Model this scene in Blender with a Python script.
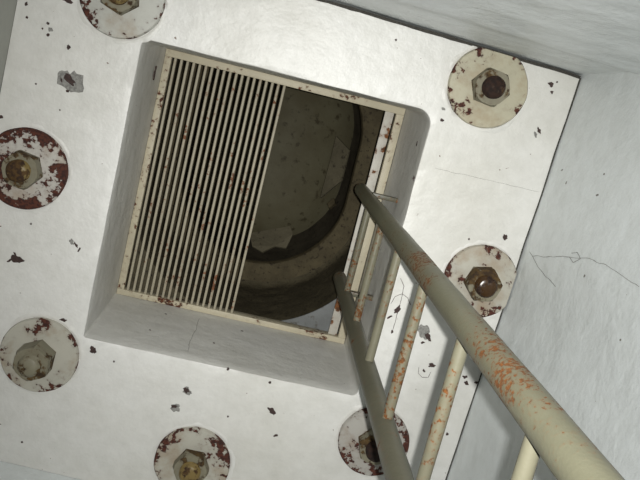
import bpy, bmesh, math, random
from mathutils import Vector, Matrix, noise

for o in list(bpy.data.objects):
    bpy.data.objects.remove(o, do_unlink=True)
SC = bpy.context.scene
COL = SC.collection

# ------------------------------------------------------------------ camera
S = 1.4                     # metres per measuring unit (camera at the unit origin)
CZ = 1.38                   # camera height above the floor
FPX = 758.5
AX, AY, AZ = 0.1913, -0.0453, 0.2426
RCV = Matrix.Rotation(AX, 3, 'X') @ Matrix.Rotation(AY, 3, 'Y') @ Matrix.Rotation(AZ, 3, 'Z')   # world -> camera (x right, y down, z forward)
RT = RCV.transposed()


def T(x, y, z):
    return Vector((x * S, y * S, z * S + CZ))


def ray(px, py):
    return RT @ Vector(((px - 320) / FPX, (py - 240) / FPX, 1.0))


def on_z(px, py, z=1.3):    # pixel -> point of the horizontal plane z (units)
    d = ray(px, py)
    d = d * (z / d.z)
    return d.x, d.y


cam = bpy.data.cameras.new('camera')
cam.sensor_width = 36.0
cam.lens = FPX / 640 * 36.0
cam.clip_start = 0.01
camo = bpy.data.objects.new('camera', cam)
COL.objects.link(camo)
M3 = Matrix((RT.col[0], -RT.col[1], -RT.col[2])).transposed()
camo.matrix_world = Matrix.Translation((0, 0, CZ)) @ M3.to_4x4()
SC.camera = camo

# ------------------------------------------------------------------ world, flash, exposure
w = bpy.data.worlds.new('world')
SC.world = w
w.use_nodes = True
w.node_tree.nodes['Background'].inputs[0].default_value = (0.5, 0.55, 0.6, 1)
w.node_tree.nodes['Background'].inputs[1].default_value = 0.02
fl = bpy.data.lights.new('camera_flash', 'AREA')       # the flash beside the lens
fl.shape = 'RECTANGLE'
fl.size, fl.size_y = 0.011, 0.008
fl.energy = 8.4
fl.spread = math.radians(84)
fl.color = (1.0, 0.995, 0.97)
flo = bpy.data.objects.new('camera_flash', fl)
COL.objects.link(flo)
flo.matrix_world = Matrix.Translation(Vector((0.0225, -0.0085, CZ))) @ M3.to_4x4()
SC.view_settings.view_transform = 'Standard'
SC.view_settings.look = 'None'
SC.view_settings.gamma = 1
SC.view_settings.use_curve_mapping = False
SC.view_settings.exposure = 0.0


# ------------------------------------------------------------------ materials
def nodes(name):
    m = bpy.data.materials.new(name)
    m.use_nodes = True
    nt = m.node_tree
    return m, nt, nt.nodes['Principled BSDF'], nt.nodes, nt.links


def coord(N, L):
    tc = N.new('ShaderNodeTexCoord')
    oi = N.new('ShaderNodeObjectInfo')
    mul = N.new('ShaderNodeMath')
    mul.operation = 'MULTIPLY'
    mul.inputs[1].default_value = 37.0
    L.new(oi.outputs['Random'], mul.inputs[0])
    add = N.new('ShaderNodeVectorMath')
    add.operation = 'ADD'
    L.new(tc.outputs['Object'], add.inputs[0])
    L.new(mul.outputs[0], add.inputs[1])
    return add.outputs[0], tc.outputs['Object']


def ntex(N, L, vec, scale, detail=4, rough=0.55, sx=None):
    n = N.new('ShaderNodeTexNoise')
    n.inputs['Scale'].default_value = scale
    n.inputs['Detail'].default_value = detail
    n.inputs['Roughness'].default_value = rough
    if sx:
        mp = N.new('ShaderNodeMapping')
        mp.inputs['Scale'].default_value = sx
        L.new(vec, mp.inputs[0])
        vec = mp.outputs[0]
    L.new(vec, n.inputs['Vector'])
    return n.outputs[0]


def ramp(N, L, fac, a, b, ca=(0, 0, 0, 1), cb=(1, 1, 1, 1)):
    r = N.new('ShaderNodeValToRGB')
    r.color_ramp.elements[0].position = a
    r.color_ramp.elements[1].position = b
    r.color_ramp.elements[0].color = ca
    r.color_ramp.elements[1].color = cb
    L.new(fac, r.inputs[0])
    return r.outputs[0]


def mix(N, L, fac, a, b):
    m = N.new('ShaderNodeMix')
    m.data_type = 'RGBA'
    if isinstance(fac, float):
        m.inputs[0].default_value = fac
    else:
        L.new(fac, m.inputs[0])
    for i, v in ((6, a), (7, b)):
        if isinstance(v, tuple):
            m.inputs[i].default_value = (*v[:3], 1)
        else:
            L.new(v, m.inputs[i])
    return m.outputs[2]


def bump(N, L, bs, h, strength, dist=0.002, prev=None):
    b = N.new('ShaderNodeBump')
    b.inputs['Strength'].default_value = strength
    b.inputs['Distance'].default_value = dist
    L.new(h, b.inputs['Height'])
    if prev:
        L.new(prev, b.inputs['Normal'])
    L.new(b.outputs[0], bs.inputs['Normal'])
    return b.outputs[0]


def mul(N, L, a, b):
    m = N.new('ShaderNodeMath')
    m.operation = 'MULTIPLY'
    L.new(a, m.inputs[0])
    if isinstance(b, float):
        m.inputs[1].default_value = b
    else:
        L.new(b, m.inputs[1])
    return m.outputs[0]


def plaster(name, col, stain, rough=0.45, b1=0.4, absorb_below=None):
    m, nt, bs, N, L = nodes(name)
    v, obj = coord(N, L)
    big = ntex(N, L, v, 2.2, 5)
    f = ramp(N, L, big, 0.42, 0.78)
    c = mix(N, L, f, col, stain)
    fine = ntex(N, L, v, 30, 6, 0.65)
    f2 = ramp(N, L, fine, 0.3, 0.7, (0.90, 0.90, 0.89, 1), (1.0, 1.0, 1.0, 1))
    mm = N.new('ShaderNodeMix')
    mm.data_type = 'RGBA'
    mm.blend_type = 'MULTIPLY'
    mm.inputs[0].default_value = 1
    L.new(c, mm.inputs[6])
    L.new(f2, mm.inputs[7])
    dots = ntex(N, L, v, 95, 2, 0.5)
    fd = ramp(N, L, dots, 0.775, 0.79)
    c2 = mix(N, L, fd, mm.outputs[2], (0.16, 0.11, 0.08))
    if absorb_below:                                        # lower walls, out of view: dark zone added to soak up bounced light
        sp = N.new('ShaderNodeSeparateXYZ')
        L.new(obj, sp.inputs[0])
        lt = N.new('ShaderNodeMath')
        lt.operation = 'LESS_THAN'
        lt.inputs[1].default_value = absorb_below
        L.new(sp.outputs[2], lt.inputs[0])
        c2 = mix(N, L, lt.outputs[0], c2, (0.10, 0.10, 0.09))
    L.new(c2, bs.inputs['Base Color'])
    bs.inputs['Roughness'].default_value = rough
    p = bump(N, L, bs, ntex(N, L, v, 9, 5), b1, 0.012)
    bump(N, L, bs, ntex(N, L, v, 70, 5, 0.6), b1 * 0.6, 0.0025, p)
    return m


def painted(name, paint, rust, rust_dark, amt, scale=60, rough=0.5, big=8.0, spread=0.03, zmask=None, metal_rough=0.85, stretch=None, rim=False):
    """paint with flaked rust; amt 0..1 is about the share of rusted surface"""
    m, nt, bs, N, L = nodes(name)
    v, obj = coord(N, L)
    n1 = ntex(N, L, v, scale, 6, 0.62, stretch)
    n2 = ntex(N, L, v, big, 3, 0.5)
    a = N.new('ShaderNodeMath')
    a.operation = 'ADD'
    L.new(n1, a.inputs[0])
    L.new(n2, a.inputs[1])
    src = a.outputs[0]
    if zmask:                                       # worn stretch between two heights
        sp = N.new('ShaderNodeSeparateXYZ')
        L.new(obj, sp.inputs[0])
        cr = N.new('ShaderNodeMapRange')
        cr.interpolation_type = 'SMOOTHSTEP'
        cr.inputs[1].default_value, cr.inputs[2].default_value = zmask[0], zmask[1]
        cr.inputs[3].default_value, cr.inputs[4].default_value = 0.0, zmask[4]
        L.new(sp.outputs[2], cr.inputs[0])
        cr2 = N.new('ShaderNodeMapRange')
        cr2.interpolation_type = 'SMOOTHSTEP'
        cr2.inputs[1].default_value, cr2.inputs[2].default_value = zmask[2], zmask[3]
        cr2.inputs[3].default_value, cr2.inputs[4].default_value = 0.0, zmask[4]
        L.new(sp.outputs[2], cr2.inputs[0])
        sb = N.new('ShaderNodeMath')
        sb.operation = 'SUBTRACT'
        L.new(cr.outputs[0], sb.inputs[0])
        L.new(cr2.outputs[0], sb.inputs[1])
        ad = N.new('ShaderNodeMath')
        ad.operation = 'ADD'
        L.new(src, ad.inputs[0])
        L.new(sb.outputs[0], ad.inputs[1])
        src = ad.outputs[0]
    if rim:                                         # rust creeps in from the edge of a round plate
        fl_ = N.new('ShaderNodeVectorMath')
        fl_.operation = 'MULTIPLY'
        fl_.inputs[1].default_value = (1, 1, 0)
        L.new(obj, fl_.inputs[0])
        ln = N.new('ShaderNodeVectorMath')
        ln.operation = 'LENGTH'
        L.new(fl_.outputs[0], ln.inputs[0])
        mr = N.new('ShaderNodeMapRange')
        mr.inputs[1].default_value, mr.inputs[2].default_value = 0.066, 0.099
        mr.inputs[3].default_value, mr.inputs[4].default_value = -0.03, 0.13
        L.new(ln.outputs['Value'], mr.inputs[0])
        ad = N.new('ShaderNodeMath')
        ad.operation = 'ADD'
        L.new(src, ad.inputs[0])
        L.new(mr.outputs[0], ad.inputs[1])
        src = ad.outputs[0]
    sc = N.new('ShaderNodeMath')
    sc.operation = 'MULTIPLY'
    sc.inputs[1].default_value = 0.5
    L.new(src, sc.inputs[0])
    th = 0.66 - 0.2 * amt
    f = ramp(N, L, sc.outputs[0], th, th + spread)
    halo = ramp(N, L, sc.outputs[0], th - 0.06, th + 0.02, (0, 0, 0, 1), (0.5, 0.5, 0.5, 1))
    tone = ntex(N, L, v, 14, 4)
    pc = mix(N, L, ramp(N, L, tone, 0.4, 0.75), paint, tuple(x * 0.86 for x in paint))
    pc = mix(N, L, halo, pc, tuple(0.55 * p + 0.45 * r for p, r in zip(paint, rust)))
    if rim:                                         # brown water stains on the plates
        pc = mix(N, L, ramp(N, L, ntex(N, L, v, 11, 5, 0.6), 0.5, 0.72, (0, 0, 0, 1), (0.75, 0.75, 0.75, 1)), pc, (paint[0] * 0.62, paint[1] * 0.46, paint[2] * 0.33))
    rc = mix(N, L, ramp(N, L, ntex(N, L, v, scale * 2.3, 3), 0.4, 0.6), rust, rust_dark)
    bs.inputs['Specular IOR Level'].default_value = 0.35
    c = mix(N, L, f, pc, rc)
    L.new(c, bs.inputs['Base Color'])
    rr = N.new('ShaderNodeMapRange')
    rr.inputs[3].default_value, rr.inputs[4].default_value = rough, metal_rough
    L.new(f, rr.inputs[0])
    L.new(rr.outputs[0], bs.inputs['Roughness'])
    p = bump(N, L, bs, f, 0.5, -0.0012)
    bump(N, L, bs, n1, 0.25, 0.002, p)
    return m


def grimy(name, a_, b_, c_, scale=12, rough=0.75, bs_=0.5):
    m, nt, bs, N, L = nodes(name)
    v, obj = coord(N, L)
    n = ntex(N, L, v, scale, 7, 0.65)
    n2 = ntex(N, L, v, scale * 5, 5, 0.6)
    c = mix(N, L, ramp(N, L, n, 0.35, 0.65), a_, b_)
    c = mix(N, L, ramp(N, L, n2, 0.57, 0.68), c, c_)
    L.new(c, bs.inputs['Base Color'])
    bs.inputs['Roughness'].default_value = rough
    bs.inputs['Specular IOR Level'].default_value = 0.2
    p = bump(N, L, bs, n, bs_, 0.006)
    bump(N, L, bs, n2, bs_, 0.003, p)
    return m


def plain(name, col, rough=0.7):
    m, nt, bs, N, L = nodes(name)
    v, obj = coord(N, L)
    n = ntex(N, L, v, 160, 4, 0.6)
    L.new(mix(N, L, ramp(N, L, n, 0.4, 0.65), col, tuple(x * 0.55 for x in col)), bs.inputs['Base Color'])
    bs.inputs['Roughness'].default_value = rough
    bump(N, L, bs, n, 0.4, 0.002)
    return m


MAT = dict(
    ceiling=plaster('white_ceiling_paint', (0.69, 0.685, 0.655), (0.56, 0.55, 0.50), 0.45, 0.6),
    wall=plaster('white_wall_paint', (0.74, 0.775, 0.775), (0.66, 0.69, 0.685), 0.4, 0.6, absorb_below=1.95),
    grey_wall=plaster('grey_wall_paint', (0.34, 0.345, 0.31), (0.29, 0.29, 0.26), 0.5, 0.5, absorb_below=1.95),
    floor=plaster('concrete_floor', (0.12, 0.115, 0.105), (0.08, 0.077, 0.07), 0.8),
    cream=painted('cream_frame_paint', (0.47, 0.425, 0.31), (0.12, 0.04, 0.016), (0.045, 0.018, 0.011), 0.43, 70),
    bar=painted('cream_bar_paint', (0.37, 0.335, 0.25), (0.22, 0.09, 0.04), (0.10, 0.05, 0.03), 0.36, 70),
    strip=painted('white_strip_paint', (0.47, 0.45, 0.395), (0.17, 0.065, 0.02), (0.07, 0.03, 0.012), 0.58, 30),
    rail=painted('olive_rail_paint', (0.122, 0.118, 0.078), (0.150, 0.053, 0.009), (0.08, 0.031, 0.008), 0.40, 170, 0.42, zmask=(1.75, 2.1, 2.45, 2.8, 0.135)),
    rail2=painted('olive_left_rail_paint', (0.095, 0.091, 0.063), (0.19, 0.07, 0.02), (0.10, 0.04, 0.015), 0.30, 75, 0.42),
    rung=painted('olive_rung_paint', (0.135, 0.128, 0.088), (0.145, 0.051, 0.009), (0.065, 0.027, 0.008), 0.47, 130, 0.42),
    nut=painted('dirty_nut_paint', (0.20, 0.185, 0.13), (0.085, 0.05, 0.016), (0.035, 0.02, 0.009), 0.74, 40, 0.5),
    stud=painted('rusty_stud', (0.19, 0.135, 0.045), (0.075, 0.04, 0.012), (0.03, 0.015, 0.007), 0.85, 45, 0.45),
    stud_dark=painted('dark_rusty_stud', (0.05, 0.025, 0.009), (0.025, 0.011, 0.006), (0.012, 0.006, 0.004), 0.9, 45, 0.25),
    casting=grimy('brown_casting', (0.098, 0.083, 0.050), (0.058, 0.049, 0.029), (0.022, 0.018, 0.012), 16, 0.75, 1.0),
    ledge=grimy('brown_ledge', (0.096, 0.078, 0.042), (0.055, 0.044, 0.024), (0.024, 0.018, 0.010), 14, 0.75, 0.9),
    flange=grimy('grey_flange', (0.20, 0.21, 0.21), (0.15, 0.155, 0.15), (0.09, 0.085, 0.07), 8),
    cover=grimy('brown_embrasure_plate', (0.15, 0.132, 0.085), (0.11, 0.097, 0.062), (0.06, 0.05, 0.034), 10),
    bell_dark=grimy('dark_bell_wall', (0.07, 0.06, 0.04), (0.04, 0.033, 0.022), (0.02, 0.016, 0.011)),  # darker brown than the ledge and the dome
    dome=grimy('olive_dome', (0.150, 0.138, 0.086), (0.112, 0.098, 0.056), (0.065, 0.054, 0.03), 5, 0.6, 0.25),
    chip_dark=plain('bare_dark_chip', (0.045, 0.022, 0.018)),
    chip_grey=plain('bare_grey_chip', (0.26, 0.255, 0.235)),
    joint=plain('joint_dirt_shade', (0.05, 0.046, 0.038), 0.9),  # near-black strip colour: dirt plus the shade of the gap, painted in
    crack=plain('crack_grey', (0.20, 0.19, 0.17)),
)
WASH = {}
for k, amt, base in (('clean', 0.38, (0.46, 0.46, 0.415)), ('mid', 0.50, (0.42, 0.405, 0.345)), ('cream', 0.46, (0.41, 0.385, 0.285)), ('heavy', 0.62, (0.38, 0.365, 0.33)), ('flaked', 0.92, (0.46, 0.44, 0.40))):
    WASH[k] = painted('washer_paint_' + k, base, (0.085, 0.026, 0.015), (0.035, 0.013, 0.010), amt, 60, 0.4, 14.0, 0.02, rim=True)


# ------------------------------------------------------------------ mesh helpers
def link(name, bm, mat, parent=None, origin=None, smooth=False, angle=40):
    me = bpy.data.meshes.new(name)
    bm.normal_update()
    bm.to_mesh(me)
    bm.free()
    me.materials.append(MAT[mat] if isinstance(mat, str) else mat)
    if smooth:
        for p in me.polygons:
            p.use_smooth = True
        me.set_sharp_from_angle(angle=math.radians(angle))
    o = bpy.data.objects.new(name, me)
    COL.objects.link(o)
    if origin is not None:
        me.transform(Matrix.Translation(-Vector(origin)))
        if parent is None:
            o.location = origin
    if parent is not None:
        o.parent = parent
    return o


def empty(name, loc, label, cat, group=None):
    e = bpy.data.objects.new(name, None)
    e.empty_display_size = 0.05
    e.location = loc
    COL.objects.link(e)
    e['label'] = label
    e['category'] = cat
    if group:
        e['group'] = group
    return e


def structure(o):
    o['kind'] = 'structure'
    return o


def tube(bm, a, b, r, n=20, rings=1, wob=0.0, caps=True):
    a, b = Vector(a), Vector(b)
    d = (b - a).normalized()
    u = d.orthogonal().normalized()
    v = d.cross(u)
    prev = None
    for i in range(rings + 1):
        c = a.lerp(b, i / rings)
        ring = []
        for k in range(n):
            t = 2 * math.pi * k / n
            p = u * math.cos(t) + v * math.sin(t)
            rr = r * (1 + wob * noise.noise((c + p * r) * 25))
            ring.append(bm.verts.new(c + p * rr))
        if prev:
            for k in range(n):
                bm.faces.new((prev[k], prev[(k + 1) % n], ring[(k + 1) % n], ring[k]))
        elif caps:
            bm.faces.new(ring[::-1])
        prev = ring
    if caps:
        bm.faces.new(prev)


def lathe(bm, prof, n, center=(0, 0), close_end=False):
    prev = None
    for r, z in prof:
        if r < 1e-6:
            c = bm.verts.new((center[0], center[1], z))
            for k in range(n):
                bm.faces.new((prev[k], prev[(k + 1) % n], c))
            return
        ring = [bm.verts.new((center[0] + r * math.cos(2 * math.pi * k / n), center[1] + r * math.sin(2 * math.pi * k / n), z)) for k in range(n)]
        if prev:
            for k in range(n):
                bm.faces.new((prev[k], prev[(k + 1) % n], ring[(k + 1) % n], ring[k]))
        prev = ring


def box(bm, lo, hi, bevel=0.0):
    r = bmesh.ops.create_cube(bm, size=1)
    for v in r['verts']:
        for i in range(3):
            v.co[i] = lo[i] if v.co[i] < 0 else hi[i]
    if bevel:
        es = list({e for v in r['verts'] for e in v.link_edges})
        bmesh.ops.bevel(bm, geom=es, offset=bevel, segments=2, affect='EDGES', profile=0.5)


def fix(bm):
    bmesh.ops.recalc_face_normals(bm, faces=bm.faces[:])


# ------------------------------------------------------------------ the setting
# room plan (units), slightly turned against the hatch
P_BR = Vector((0.4817, -0.1453))      # back / right corner
P_FR = Vector((0.4517, 0.789))        # front / right
P_FL = Vector((-0.466, 0.757))        # front / left
P_BL = Vector((-0.452, -0.177))       # back / left
ZC, ZT = 1.3, 1.652
HX0, HX1, HY0, HY1 = -0.2475, 0.2525, -0.0297, 0.4972


def rounded(x0, x1, y0, y1, radii, n=8):
    pts = []
    for (cx, cy, sx, sy, r, a0) in ((x0, y0, 1, 1, radii[0], 180), (x1, y0, -1, 1, radii[1], 270), (x1, y1, -1, -1, radii[2], 0), (x0, y1, 1, -1, radii[3], 90)):
        for i in range(n + 1):
            a = math.radians(a0 + 90 * i / n)
            pts.append(Vector((cx + sx * r + r * math.cos(a), cy + sy * r + r * math.sin(a))))
    return pts


def ray_poly(c, ang, poly):
    d = Vector((math.cos(ang), math.sin(ang)))
    best = None
    for i in range(len(poly)):
        a, b = poly[i] - c, poly[(i + 1) % len(poly)] - c
        e = b - a
        den = d.x * e.y - d.y * e.x
        if abs(den) < 1e-12:
            continue
        t = (a.x * e.y - a.y * e.x) / den
        s = (a.x * d.y - a.y * d.x) / den
        if t > 0 and -1e-6 <= s <= 1 + 1e-6:
            best = t if best is None else max(best, t)
    return c + d * best


hc = Vector(((HX0 + HX1) / 2, (HY0 + HY1) / 2))
HXU = -0.2535                          # the opening widens a little towards the grating
inner = rounded(HX0, HX1, HY0, HY1, (0.012, 0.026, 0.01, 0.004))
upper = rounded(HXU, HX1, HY0, HY1, (0.003, 0.003, 0.003, 0.003))
outer = [P_BL, P_BR, P_FR, P_FL]
angs = [2 * math.pi * k / 260 for k in range(260)]
for q in inner + upper + outer:
    angs.append(math.atan2((q - hc).y, (q - hc).x) % (2 * math.pi))
angs = sorted(angs)
angs = [a for i, a in enumerate(angs) if i == 0 or a - angs[i - 1] > 1e-4]


def ceil_z(x, y):
    return ZC + 0.0011 * noise.noise(Vector((x * 5, y * 5, 3))) + 0.0006 * noise.noise(Vector((x * 17, y * 17, 8)))


bm = bmesh.new()
loops = []
STEPS = 14
for a in angs:
    pi, po = ray_poly(hc, a, inner), ray_poly(hc, a, outer)
    d = (po - pi).normalized()
    wv = 0.0011 * noise.noise(Vector((pi.x * 22, pi.y * 22, 1)))
    pu = ray_poly(hc, a, upper)
    col = [bm.verts.new(T(pu.x, pu.y, ZT))]
    for zz in (1.585, 1.5, 1.4, 1.335):
        wz = 0.0009 * noise.noise(Vector((pi.x * 9, pi.y * 9, zz * 9)))
        q = pu.lerp(pi, min(1, max(0, (1.585 - zz) / 0.25))) + d * max(wz, -0.0002) * (1 if zz < 1.55 else 0)
        col.append(bm.verts.new(T(q.x, q.y, zz)))
    for off, zz in ((0.0002, ZC + 0.0022), (0.0008, ZC + 0.0006), (0.0024, None)):
        q = pi + d * (off + wv)
        col.append(bm.verts.new(T(q.x, q.y, ceil_z(q.x, q.y) if zz is None else zz)))
    for i in range(1, STEPS + 1):
        q = (pi + d * (0.0024 + wv)).lerp(po, i / STEPS)
        col.append(bm.verts.new(T(q.x, q.y, ceil_z(q.x, q.y) if i < STEPS else ZC)))
    col.append(bm.verts.new(T(po.x, po.y, ZT)))
    loops.append(col)
n = len(loops)
for i in range(n):
    A, B = loops[i], loops[(i + 1) % n]
    for k in range(len(A) - 1):
        bm.faces.new((A[k], A[k + 1], B[k + 1], B[k]))
    bm.faces.new((A[-1], A[0], B[0], B[-1]))
fix(bm)
ceiling = structure(link('ceiling', bm, 'ceiling', smooth=True, angle=28))
ceiling['label'] = 'white painted concrete ceiling slab with a square hatch opening'


# walls: grids with real unevenness, standing a joint's width outside the slab
def wall(name, A, B, gap, disp, nu=90, nv=110, ztop=1.62, thick=0.08, over=0.06, mat='wall'):
    A, B = Vector(A), Vector(B)
    t = (B - A).normalized()
    nrm = Vector((-t.y, t.x))
    if nrm.dot(hc - A) < 0:
        nrm = -nrm
    Lw = (B - A).length
    bm = bmesh.new()
    z0 = -CZ / S
    g = []
    for j in range(nv + 1):
        f = j / nv
        z = z0 + (ztop - z0) * f
        row = []
        for i in range(nu + 1):
            s = -over + (Lw + 2 * over) * i / nu
            d = disp(s, z)
            q = A + t * s + nrm * (d - gap)
            row.append(bm.verts.new(T(q.x, q.y, z)))
        g.append(row)
    for j in range(nv):
        for i in range(nu):
            bm.faces.new((g[j][i], g[j][i + 1], g[j + 1][i + 1], g[j + 1][i]))
    # back side, so that the wall is a body
    c = []
    for s, z in ((-over, z0), (Lw + over, z0), (Lw + over, ztop), (-over, ztop)):
        q = A + t * s - nrm * (gap + thick)
        c.append(bm.verts.new(T(q.x, q.y, z)))
    bm.faces.new(c[::-1])
    bm.faces.new([g[0][i] for i in range(nu + 1)][::-1] + [c[0], c[1]])
    bm.faces.new([g[nv][i] for i in range(nu + 1)] + [c[2], c[3]])
    bm.faces.new([g[j][0] for j in range(nv + 1)] + [c[3], c[0]])
    bm.faces.new([g[j][nu] for j in range(nv + 1)][::-1] + [c[1], c[2]])
    fix(bm)
    o = structure(link(name, bm, mat, smooth=True, angle=50))

    def surf(px, py):              # pixel -> point on this wall, and its frame
        d = ray(px, py)
        k = (A - nrm * gap).dot(nrm) / (d.x * nrm.x + d.y * nrm.y)
        q = d * k
        s = (Vector((q.x, q.y)) - A).dot(t)
        return Vector((q.x, q.y, q.z)) + Vector((nrm.x, nrm.y, 0)) * (disp(s, q.z) + 0.0004)
    return o, surf, Vector((nrm.x, nrm.y, 0))


def disp_right(s, z):
    # soft vertical folds of hand-laid plaster, fading at the ceiling joint
    f = min(1, max(0, (1.3 - z) / 0.10))
    d = 0.0016 * noise.noise(Vector((s * 9, z * 2.2, 5))) + 0.0007 * noise.noise(Vector((s * 30, z * 9, 2)))
    d += 0.0007 * noise.noise(Vector((s * 16, 0, 11)))
    return d * f + 0.0008 * noise.noise(Vector((s * 14, 1.3, 31))) * (1 - f)


def disp_back(s, z):
    # marks of the formwork boards
    f = min(1, max(0, (1.3 - z) / 0.05))
    d = 0.0
    for zb, h in ((1.10, -0.007), (1.04, 0.005), (0.93, 0.004), (0.80, 0.004), (0.62, 0.003), (0.4, 0.002)):
        k = (zb - z) / 0.02
        d -= h / (1 + math.exp(-max(-30, min(30, k * 2))))
    if z > 1.075:
        d += (z - 1.075) * 0.0
    d += 0.0012 * noise.noise(Vector((s * 5, z * 6, 9))) + 0.0007 * noise.noise(Vector((s * 22, z * 30, 2)))
    return d * f + 0.0005 * noise.noise(Vector((s * 20, 1.3, 7))) * (1 - f)


def disp_plain(s, z):
    return 0.001 * noise.noise(Vector((s * 6, z * 5, 4)))


wall_right, surf_right, n_right = wall('wall_right', P_BR, P_FR, 0.0024, disp_right)
wall_back, surf_back, n_back = wall('wall_back', P_BL, P_BR, 0.0062, disp_back)
wall_left, surf_left, n_left = wall('wall_left', P_FL, P_BL, 0.0008, disp_plain, 40, 60, mat='grey_wall')
wall_front, surf_front, n_front = wall('wall_front', P_FR, P_FL, 0.0008, disp_plain, 40, 60)
for o, l in ((wall_right, 'white plastered wall with a hairline crack beside the ladder'), (wall_back, 'white wall with long formwork ridges'),
             (wall_left, 'grey plastered wall opposite the ladder'), (wall_front, 'white plastered wall of the shaft')):
    o['label'] = l

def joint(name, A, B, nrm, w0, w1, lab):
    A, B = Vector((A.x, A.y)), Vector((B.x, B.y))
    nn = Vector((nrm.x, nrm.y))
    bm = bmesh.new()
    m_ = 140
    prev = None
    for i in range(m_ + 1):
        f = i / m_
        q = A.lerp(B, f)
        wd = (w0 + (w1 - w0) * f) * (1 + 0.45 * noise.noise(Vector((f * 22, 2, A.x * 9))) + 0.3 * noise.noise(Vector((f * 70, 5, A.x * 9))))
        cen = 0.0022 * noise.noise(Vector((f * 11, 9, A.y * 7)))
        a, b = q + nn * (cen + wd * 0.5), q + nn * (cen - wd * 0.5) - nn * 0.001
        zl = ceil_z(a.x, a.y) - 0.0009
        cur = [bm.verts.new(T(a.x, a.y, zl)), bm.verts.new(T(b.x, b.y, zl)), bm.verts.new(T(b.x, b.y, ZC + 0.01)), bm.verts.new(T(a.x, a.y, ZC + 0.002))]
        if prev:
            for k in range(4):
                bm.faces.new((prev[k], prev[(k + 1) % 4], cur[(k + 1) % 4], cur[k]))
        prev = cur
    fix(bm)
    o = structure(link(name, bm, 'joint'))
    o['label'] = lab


joint('trim_1', P_BL, P_BR, n_back, 0.0036, 0.0042, 'dark strip for dirt and shade in the joint between ceiling slab and ridged wall')
joint('trim_2', P_BR, P_FR, n_right, 0.0014, 0.0008, 'dark strip for dirt and shade in the joint between ceiling slab and cracked wall')
bm = bmesh.new()
box(bm, (-0.9, -0.5, -0.06), (0.9, 1.35, 0))
structure(link('floor', bm, 'floor'))['label'] = 'bare grey concrete floor'


# ------------------------------------------------------------------ bell above the hatch
BC = (0.003 * S, 0.233 * S)
bell = empty('observation_bell', T(0.003, 0.233, ZT), 'dark round cast metal bell above the hatch with an inner ledge', 'turret')


BELL_DY = 0.14


def bz(z):
    return z * S + CZ


def bell_part(name, prof, mat, nn=96, amp=0.0):
    bm = bmesh.new()
    pr = [(r * S, bz(z)) for r, z in prof]
    lathe(bm, pr, nn, BC)
    for v in bm.verts:                      # oblong plan: straight sides, round ends
        if v.co.y < BC[1] - 1e-5:
            v.co.y -= BELL_DY * S
    if amp:
        for v in bm.verts:
            d = Vector((v.co.x - BC[0], v.co.y - BC[1], 0))
            if d.length > 1e-4:
                v.co += d.normalized() * amp * S * (0.6 * noise.noise(v.co * 14) + 0.6 * max(0, noise.noise(v.co * 38)) + 0.3 * noise.noise(v.co * 80))
    o = link(name, bm, mat, bell, bell.location, True, 35)
    return o


bell_part('base_flange', [(0.43, ZT), (0.283, ZT), (0.2815, ZT + 0.001)], 'casting')
bm = bmesh.new()                            # grey mortared corner under the bell
arc = [math.radians(28 + 41 * i / 10) for i in range(11)]
wedge = [(0.003 + 0.2812 * math.cos(a), 0.233 + 0.2812 * math.sin(a)) for a in arc] + [(0.2520, 0.4966)]
lo = [bm.verts.new(T(x, y, ZT - 0.003)) for x, y in wedge]
hi = [bm.verts.new(T(x, y, ZT)) for x, y in wedge]
bm.faces.new(lo)
bm.faces.new(hi)
for i in range(len(lo)):
    j = (i + 1) % len(lo)
    bm.faces.new((lo[i], lo[j], hi[j], hi[i]))
fix(bm)
link('mortar_corner', bm, 'flange', bell, bell.location)
bell_part('collar', [(0.2815, ZT + 0.001), *[(0.2805, 1.665 + 0.0145 * i) for i in range(20)], (0.280, 1.955), (0.277, 1.968), (0.269, 1.976)], 'casting', 220, 0.0035)
bell_part('ledge_ring', [(0.269, 1.976), (0.262, 1.979), (0.245, 1.983), (0.230, 1.985), (0.222, 1.988), (0.219, 1.994), (0.219, 2.01), (0.235, 2.02)], 'ledge', 220, 0.0018)
bell_part('bell_wall', [(0.235, 2.02), (0.262, 2.03), (0.268, 2.05), (0.268, 2.15), (0.264, 2.25), (0.255, 2.33), (0.236, 2.40)], 'bell_dark', 96, 0.003)
bell_part('dome', [(0.236, 2.40), (0.21, 2.45), (0.17, 2.485), (0.12, 2.51), (0.06, 2.524), (0, 2.53)], 'dome', 96)



def plate(name, pts, mat, th):
    """thick plate through points given as (pixel x, pixel y, height)"""
    vs = []
    for px, py, z in pts:
        d = ray(px, py)
        d = d * (z / d.z)
        vs.append(T(d.x, d.y, d.z))
    cc = sum(vs, Vector()) / len(vs)
    nv = Vector()
    for i in range(len(vs)):
        nv += (vs[i] - cc).cross(vs[(i + 1) % len(vs)] - cc)
    nv.normalize()
    if nv.z < 0:
        nv = -nv
    bm = bmesh.new()
    lo = [bm.verts.new(v) for v in vs]
    hi = [bm.verts.new(v + nv * th) for v in vs]
    bm.faces.new(lo)
    bm.faces.new(hi)
    for i in range(len(vs)):
        j = (i + 1) % len(vs)
        bm.faces.new((lo[i], lo[j], hi[j], hi[i]))
    fix(bm)
    bmesh.ops.triangulate(bm, faces=[f for f in bm.faces if len(f.verts) > 4])
    return link(name, bm, mat, bell, bell.location)


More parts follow.
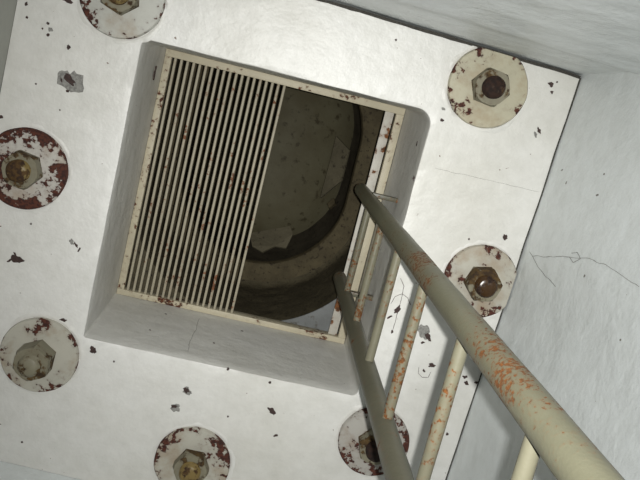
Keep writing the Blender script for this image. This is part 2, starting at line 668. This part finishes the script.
plate('embrasure_cover', [(336, 136, 2.30), (349, 150, 2.26), (341, 181, 2.26), (320, 198, 2.28), (330, 161, 2.30)], 'cover', 0.010)
plate('embrasure_cover', [(250, 233, 2.28), (290, 226, 2.28), (293, 234, 2.26), (286, 248, 2.24), (275, 246, 2.24), (262, 252, 2.23), (252, 246, 2.24)], 'cover', 0.010)
plate('embrasure_lug', [(327, 203, 2.22), (334, 198, 2.22), (335, 203, 2.21), (329, 208, 2.21)], 'ledge', 0.02)

# ------------------------------------------------------------------ grating in the hatch
ZG = 1.59
gx0, gx1, gy0, gy1 = HXU + 0.0006, HX1 - 0.0012, HY0 + 0.0004, HY1 - 0.0006
grating = empty('hatch_grating', T((gx0 + gx1) / 2, (gy0 + gy1) / 2, ZG), 'cream metal hatch frame half filled with closely spaced grating bars', 'grating')
FW = 0.0165


def gbox(name, lo, hi, mat, bev=0.0012):
    bm = bmesh.new()
    box(bm, T(*lo), T(*hi), bev)
    return link(name, bm, mat, grating, grating.location, True, 35)


gbox('frame_bar', (gx0, gy0, ZG), (gx1, gy0 + 0.0148, ZG + 0.028), 'cream')
gbox('frame_bar', (gx0, gy1 - 0.0125, ZG), (gx1, gy1, ZG + 0.028), 'cream')
gbox('frame_bar', (gx0, gy0 + 0.0148, ZG), (gx0 + 0.0142, gy1 - 0.0125, ZG + 0.028), 'cream')
gbox('frame_bar', (gx1 - 0.0165, gy0 + 0.0148, ZG), (gx1, gy1 - 0.0125, ZG + 0.028), 'cream')
gbox('inner_strip', (0.2125, -0.0145, ZG + 0.010), (0.2315, 0.4835, ZG + 0.014), 'strip', 0.0006)
x_a, x_b = -0.2312, -0.0040
first = None
for i in range(19):
    x = x_a + (x_b - x_a) * i / 18
    if first is None:
        bm = bmesh.new()
        box(bm, T(-0.0028, gy0 + 0.0145, ZG + 0.002) - T(0, 0, 0), T(0.0028, gy1 - 0.0122, ZG + 0.016) - T(0, 0, 0), 0.0022)
        b = first = link('grating_bar', bm, 'bar', grating, None, True, 50)
        off = T(0, 0, 0) - grating.location
    else:
        b = first.copy()
        COL.objects.link(b)
        b.parent = grating
    b.location = off + Vector((x * S, 0, 0))

# ------------------------------------------------------------------ ladder
c = 0.2
YL, YR = 0.343, 0.1545
ladder = empty('ladder', (c * S, (YL + YR) / 2 * S, 0), 'olive painted steel tube ladder with rust spots rising into the hatch', 'ladder')


def lpart(name, a, b, r, mat, n=24, rings=20, wob=0.03):
    bm = bmesh.new()
    tube(bm, a, b, r, n, rings, wob)
    fix(bm)
    return link(name, bm, mat, ladder, ladder.location, True, 50)


RR = 0.0140 * S
lpart('rail', (c * S, YL * S, 0), T(c, YL, 1.545), RR, 'rail2', 28, 70)
lpart('rail', (c * S, YR * S, 0), T(c, YR, 1.567), RR, 'rail', 28, 70)
zr = 1.392
while zr * S + CZ > 0.2:
    lpart('rung', T(c, YR, zr), T(c, YL, zr), 0.0064 * S, 'rung', 16, 14, 0.05)
    zr -= 0.1915
for y in (YR, YL):
    bm = bmesh.new()
    zb = 1.42 if y == YR else 1.405
    yy = 0.1435 if y == YR else 0.336
    box(bm, T(c + 0.004, yy - 0.004, zb - 0.008), T(HX1 + 0.002, yy + 0.004, zb + 0.008), 0.0008)
    link('wall_bracket', bm, 'rail2', ladder, ladder.location, True, 40)


# ------------------------------------------------------------------ anchor bolts
def cut_side(bm, q, nrm):
    bmesh.ops.bisect_plane(bm, geom=bm.verts[:] + bm.edges[:] + bm.faces[:], plane_co=q, plane_no=nrm, clear_outer=True)
    es = [e for e in bm.edges if e.is_boundary]
    if es:
        bmesh.ops.holes_fill(bm, edges=es, sides=200)


GB = 'anchor bolts around the hatch'
BOLTS = [
    # px, py, radius (units), wash, stud, nut turn, label
    (122, -5, 0.0690, 'clean', 'stud', 20, 'anchor bolt with yellowish nut on a clean white washer plate with few rust flecks'),
    (25, 169, 0.0690, 'flaked', 'stud', 10, 'anchor bolt whose washer plate is covered in heavy dark rust flakes'),
    (38.5, 356, 0.0680, 'mid', 'nut', 33, 'anchor bolt with bare grey-brown nut and stud on a lightly rusted plate'),
    (192, 464, 0.0690, 'mid', 'stud', 0, 'anchor bolt on a speckled washer plate beside a pair of dark paint chips'),
    (374, 443, 0.0660, 'heavy', 'stud_dark', 12, 'rusty anchor bolt half hidden behind a ladder rail'),
    (481, 282, 0.0660, 'mid', 'stud_dark', 48, 'anchor bolt with dark glossy stud touching the cracked wall beside the ladder'),
    (488.5, 87.5, 0.0680, 'cream', 'stud_dark', 8, 'anchor bolt on a cream washer plate tucked into the room corner'),
]
UP = Vector((0, 0, 1))
for px, py, r, wk, sk, turn, lab in BOLTS:
    x, y = on_z(px, py, 1.29)
    base = T(x, y, ZC)
    e = empty('anchor_bolt', base, lab, 'bolt', GB)
    zc = base.z
    bm = bmesh.new()
    R = r * S
    lathe(bm, [(R, zc + 0.002), (R, zc - 0.012), (R - 0.0025, zc - 0.0155), (R * 0.6, zc - 0.0165), (0.03, zc - 0.0168), (0, zc - 0.0168)], 72, (base.x, base.y))
    for v in bm.verts:
        d = Vector((v.co.x - base.x, v.co.y - base.y, 0))
        if d.length > R * 0.9:
            v.co += d.normalized() * 0.0012 * noise.noise(v.co * 30)
    for A, B, nn, gap in ((P_BR, P_FR, n_right, 0.0002), (P_BL, P_BR, n_back, 0.0002)):
        q = T(A.x, A.y, ZC) + nn * gap
        cut_side(bm, q, -nn)
    fix(bm)
    link('washer_plate', bm, WASH[wk], e, base, True, 40)
    # hex nut, chamfered
    bm = bmesh.new()
    hr = 0.0325 * S
    z1 = zc - 0.0166
    z2 = z1 - 0.036 - (0.022 if px < 40 and py > 300 else 0)
    rings = []
    for rr, zz in ((hr, z1), (hr, z2 + 0.006), (hr * 0.9, z2), (hr * 0.56, z2)):
        ring = []
        for k in range(24):
            a = 2 * math.pi * k / 24
            rad = rr
            if rr == hr:
                am = (a % (math.pi / 3)) - math.pi / 6
                rad = hr * math.cos(math.pi / 6) / math.cos(am)
            elif rr > hr * 0.8:
                am = (a % (math.pi / 3)) - math.pi / 6
                rad = min(hr * 0.9, hr * math.cos(math.pi / 6) / math.cos(am))
            a2 = a + math.radians(turn)
            ring.append(bm.verts.new((base.x + rad * math.cos(a2), base.y + rad * math.sin(a2), zz)))
        if rings:
            for k in range(24):
                bm.faces.new((rings[-1][k], rings[-1][(k + 1) % 24], ring[(k + 1) % 24], ring[k]))
        rings.append(ring)
    fix(bm)
    link('hex_nut', bm, 'nut', e, base, True, 25)
    bm = bmesh.new()
    sr = 0.0188 * S
    prof = [(sr, z2 + 0.01)]
    zz = z2
    for k in range(5):                      # thread turns
        prof += [(sr, zz), (sr * 0.94, zz - 0.0018)]
        zz -= 0.0036
    prof += [(sr * 0.92, zz), (sr * 0.75, zz - 0.003), (sr * 0.3, zz - 0.0045), (0, zz - 0.004)]
    lathe(bm, prof, 28, (base.x, base.y))
    for v in bm.verts:
        v.co += Vector((0, 0, 1)) * 0.0022 * noise.noise(v.co * 60)
    fix(bm)
    link('stud', bm, sk, e, base, True, 50)
    # smeared paint ridge around the plate belongs to the ceiling
    bm = bmesh.new()
    m_ = 80
    rows = []
    for rr, hh in ((0.000, 0.000), (0.0015, 1.0), (0.006, 0.8), (0.013, 0.0)):
        row = []
        for k in range(m_):
            a = 2 * math.pi * k / m_
            ns = noise.noise(Vector((math.cos(a) * 2 + px, math.sin(a) * 2, py)))
            ns2 = noise.noise(Vector((math.cos(a) * 6 + px, math.sin(a) * 6, py)))
            rad = R + 0.0008 + rr * (1 + 0.5 * ns + 0.4 * ns2)
            h = hh * 0.0035 * max(0.15, 0.6 + 0.9 * ns + 0.4 * ns2)
            X, Y = base.x + rad * math.cos(a), base.y + rad * math.sin(a)
            z = ceil_z(X / S, Y / S) * S + CZ
            row.append(bm.verts.new((X, Y, z + 0.001 - h - (0.001 if hh == 0 and rr == 0 else 0))))
        rows.append(row)
    for a_, b_ in zip(rows, rows[1:]):
        for k in range(m_):
            bm.faces.new((a_[k], a_[(k + 1) % m_], b_[(k + 1) % m_], b_[k]))
    for A, B, nn, gap in ((P_BR, P_FR, n_right, 0.0002), (P_BL, P_BR, n_back, 0.0002)):
        bmesh.ops.bisect_plane(bm, geom=bm.verts[:] + bm.edges[:] + bm.faces[:], plane_co=T(A.x, A.y, ZC) + nn * gap, plane_no=-nn, clear_outer=True)
    for f in bm.faces:
        f.normal_update()
        if f.normal.z > 0:
            f.normal_flip()
    link('paint_ridge', bm, 'ceiling', ceiling, None, True, 60)


# ------------------------------------------------------------------ chipped paint and cracks (parts of the surfaces)
def flake(center, nrm, size, mat, parent, seed, aspect=1.0, rot=0.0, thick=0.0008, name='paint_chip', jag=0.55, nn=22):
    nrm = nrm.normalized()
    u = Vector((1, 0, 0)) if abs(nrm.x) < 0.8 else Vector((0, 1, 0))
    u = (u - nrm * u.dot(nrm)).normalized()
    v = nrm.cross(u)
    bm = bmesh.new()
    top, bot = [], []
    cr, sr = math.cos(rot), math.sin(rot)
    for k in range(nn):
        a = 2 * math.pi * k / nn
        rr = size * (1 + jag * noise.noise(Vector((math.cos(a) * 1.5, math.sin(a) * 1.5, seed * 3.7))) + 0.6 * jag * noise.noise(Vector((math.cos(a) * 4, math.sin(a) * 4, seed * 1.3))))
        X, Y = rr * math.cos(a), rr * math.sin(a) * aspect
        X, Y = X * cr - Y * sr, X * sr + Y * cr
        p = center + u * X + v * Y
        top.append(bm.verts.new(p + nrm * thick))
        bot.append(bm.verts.new(p - nrm * 0.002))
    bm.faces.new(top)
    for k in range(nn):
        bm.faces.new((top[k], bot[k], bot[(k + 1) % nn], top[(k + 1) % nn]))
    fix(bm)
    return link(name, bm, mat, parent)


DOWN = Vector((0, 0, -1))
PXM = 1.3 * S / FPX                                     # metres per pixel on the ceiling
CHIPS = [  # px, py, radius px, aspect, rotation, material
    (69, 80, 13.6, 0.78, 0.5, 'g'), (70, 79.5, 6.4, 0.62, 0.6, 'd'), (67.5, 91, 1.6, 0.9, 0, 'd'), (61.5, 80, 2.2, 0.3, 1.2, 'd'),
    (68.5, 47, 2.6, 0.55, 1.4, 'd'), (26, 4, 1.6, 1, 0, 'd'), (27, 17.5, 1.2, 1, 0, 'd'), (67, 0, 5, 0.5, 0.2, 'd'),
    (48, 23.5, 1.4, .8, .3, 'd'), (50.5, 29.5, 2.3, 0.9, 0, 'g'), (48, 35, 1.5, 0.9, 0, 'd'), (42.5, 28.5, 1, 1, 0, 'd'), (36, 84, 0.9, 1, 0, 'd'), (1, 117, 2, .8, 0, 'd'),
    (71.5, 242, 3.2, 0.8, 1.0, 'g'), (76, 245, 3.2, 0.35, 0.7, 'd'), (79.3, 249.5, 3, 0.3, 1.9, 'd'),
    (16, 259, 6.5, 0.5, 0.1, 'd'), (15, 254, 2.5, 0.3, 0.8, 'd'), (9.5, 260.5, 2.5, 0.5, 2.4, 'd'),
    (63.5, 320, 3.4, 0.5, 0, 'd'), (93, 350, 4, 0.75, 0.8, 'd'), (114, 361.5, 1, 1, 0, 'd'), (22, 442, 1, 1, 0, 'd'), (31, 224, 1, 1, 0, 'd'),
    (187.5, 391, 5, 0.75, 0.6, 'g'), (186.3, 390, 3.8, 0.6, 0.6, 'd'), (175, 408, 4.6, 0.9, 0.2, 'g'), (174.5, 406.5, 3.3, 0.5, 2.9, 'd'),
    (272, 411, 5, 0.5, 0.6, 'd'), (275.5, 435.5, 2.4, 0.6, 2.6, 'd'), (228, 416.5, 1, 1, 0, 'd'), (270, 382.5, 1.4, 1, 0, 'd'), (228, 369, 1.3, 1, 0, 'd'),
    (550.5, 84, 3, 0.8, 0.4, 'd'), (557, 82, .9, 1, 0, 'd'), (552, 92, 1.4, 1, 0, 'd'), (539, 130.5, 3.2, 0.5, 1.0, 'd'), (535.5, 134.5, 3.2, 0.5, 1.1, 'g'),
    (443.5, 109, 1.8, .9, 0, 'g'), (452.5, 110, 2.6, .8, 0.3, 'g'), (442, 120, 1.8, .8, 0, 'd'),
    (505, 237, 3.0, 0.8, 1.2, 'd'), (469, 239, 1, 1, 0, 'd'), (414, 178, 1.6, 0.5, 2, 'd'), (445, 29, 1, 1, 0, 'd'), (396, 40, 1, 1, 0, 'd'), (60, 110, .8, 1, 0, 'd'),
    (423, 331, 8.5, 0.7, 0.9, 'g'), (428, 336.5, 5, 0.42, 0.9, 'd'), (422.5, 342.5, 2, 0.5, 2.8, 'd'),
    (397, 309.5, 4.2, 0.5, 2.1, 'd'), (389.5, 317, 3, 0.35, 2.4, 'd'), (392, 331.5, 2.0, 0.6, 1.5, 'd'),
    (432, 365.5, 3.6, 0.65, 2.8, 'd'), (432.3, 365.5, 1.6, 0.6, 2.8, 'g'), (423.8, 370.5, 1.7, 0.8, 0.6, 'd'),
    (465, 377, 2.3, .8, 0, 'd'), (466.5, 383, 2.8, .8, .6, 'd'), (476, 382.5, 1.8, .9, 0, 'd'), (461, 367.5, 1.2, 1, 0, 'd'), (458, 372, 1.2, 1, 0, 'd'), (447, 434, 1.5, 1, 0, 'd'),
]
for i, (px, py, r, asp, rot, m_) in enumerate(CHIPS):
    x, y = on_z(px, py, ZC)
    p = T(x, y, ceil_z(x, y))
    flake(p, DOWN, r * PXM, 'chip_dark' if m_ == 'd' else 'chip_grey', ceiling, i + 1, asp, -rot, 0.0006 if m_ == 'g' else 0.0011)


def crack(points, nrm, width, parent, mat='crack', seed=0):
    """thin irregular ribbon along surface points"""
    pts = []
    for a, b in zip(points, points[1:]):
        for k in range(8):
            q = a.lerp(b, k / 8)
            tdir = (b - a).normalized().cross(nrm)
            pts.append((q + tdir * 0.004 * noise.noise(q * 35 + Vector((seed, 0, 0))) * 0.8, tdir))
    pts.append((points[-1], (points[-1] - points[-2]).normalized().cross(nrm)))
    bm = bmesh.new()
    prev = None
    for i, (q, s) in enumerate(pts):
        wd = width * (0.45 + 0.55 * abs(noise.noise(q * 60))) * (0.35 if i in (0, len(pts) - 1) else 1)
        cur = [bm.verts.new(q + s * wd + nrm * 0.0005), bm.verts.new(q - s * wd + nrm * 0.0005), bm.verts.new(q - nrm * 0.001)]
        if prev:
            for k in range(3):
                bm.faces.new((prev[k], prev[(k + 1) % 3], cur[(k + 1) % 3], cur[k]))
        prev = cur
    fix(bm)
    return link('hairline_crack', bm, mat, parent)


def cpts(lst):
    out = []
    for px, py in lst:
        x, y = on_z(px, py, ZC)
        out.append(T(x, y, ceil_z(x, y)))
    return out


crack(cpts([(400, 278), (404, 286), (401, 300), (396, 318), (393, 330)]), DOWN, 0.0011, ceiling, 'chip_dark', 1)
crack(cpts([(391, 304), (395, 297), (402, 294), (408, 298), (411, 305)]), DOWN, 0.0011, ceiling, 'chip_dark', 2)
crack(cpts([(419, 367), (418, 373), (422, 377), (428, 377), (431, 372)]), DOWN, 0.0010, ceiling, 'chip_dark', 3)
crack(cpts([(434, 168), (470, 176), (505, 184), (540, 192)]), DOWN, 0.0005, ceiling, 'crack', 4)


def wpts(fn, lst):
    out = []
    for px, py in lst:
        q = fn(px, py)
        out.append(T(q.x, q.y, q.z))
    return out


crack(wpts(surf_right, [(533, 256), (552, 257), (570, 257), (590, 259), (612, 268), (640, 287)]), n_right, 0.0007, wall_right, 'crack', 5)
crack(wpts(surf_right, [(530, 252), (538, 266), (548, 278), (556, 287)]), n_right, 0.0006, wall_right, 'crack', 6)
crack(wpts(surf_right, [(572, 254), (578, 252), (581, 259), (574, 262), (570, 257)]), n_right, 0.0006, wall_right, 'crack', 7)
for i, (px, py, r, asp, rot) in enumerate(((604, 174, 1.5, .8, 0), (566, 183, 1.8, .6, 0), (597, 195, 3, .4, 1.9), (585, 276, 1.5, .8, 0), (621, 340, 1.2, .8, 0), (562, 170, 2.5, .35, 2))):
    q = surf_right(px, py)
    flake(T(q.x, q.y, q.z), n_right, r * 0.0017, 'crack', wall_right, 90 + i, asp, rot, 0.0005)
# recess faces
NF = Vector((0, -1, 0))


def on_front(px, py):
    d = ray(px, py)
    q = d * ((HY1 - 0.0002) / d.y)
    return T(q.x, q.y, q.z)


crack([on_front(199, 318), on_front(196, 330), on_front(190, 341), on_front(188, 352)], NF, 0.0008, ceiling, 'crack', 8)
for i, (px, py, r, asp) in enumerate(((242, 331, 1.6, .6), (166, 314, 1.4, .6), (214, 343, 1, 1), (150, 330, 1, 1))):
    flake(on_front(px, py), NF, r * PXM, 'chip_dark', ceiling, 120 + i, asp, 0.3, 0.0008)
NL = Vector((1, 0, 0))
for i, (px, py, r, asp) in enumerate(((154.5, 75, 3.6, .3), (156, 68, 1.2, 0.8))):
    d = ray(px, py)
    q = d * (HX0 / d.x)
    flake(T(q.x, q.y, q.z), NL, r * PXM * 2, 'chip_dark', ceiling, 140 + i, asp, 0.2, 0.0012)
NR = Vector((-1, 0, 0))
for i, (px, py, r, asp) in enumerate(((417, 144, 1.6, .8), (414, 178, 2.4, .4))):
    d = ray(px, py)
    q = d * (HX1 / d.x)
    flake(T(q.x, q.y, q.z), NR, r * PXM * 1.4, 'chip_dark', ceiling, 150 + i, asp, 0.6, 0.0012)
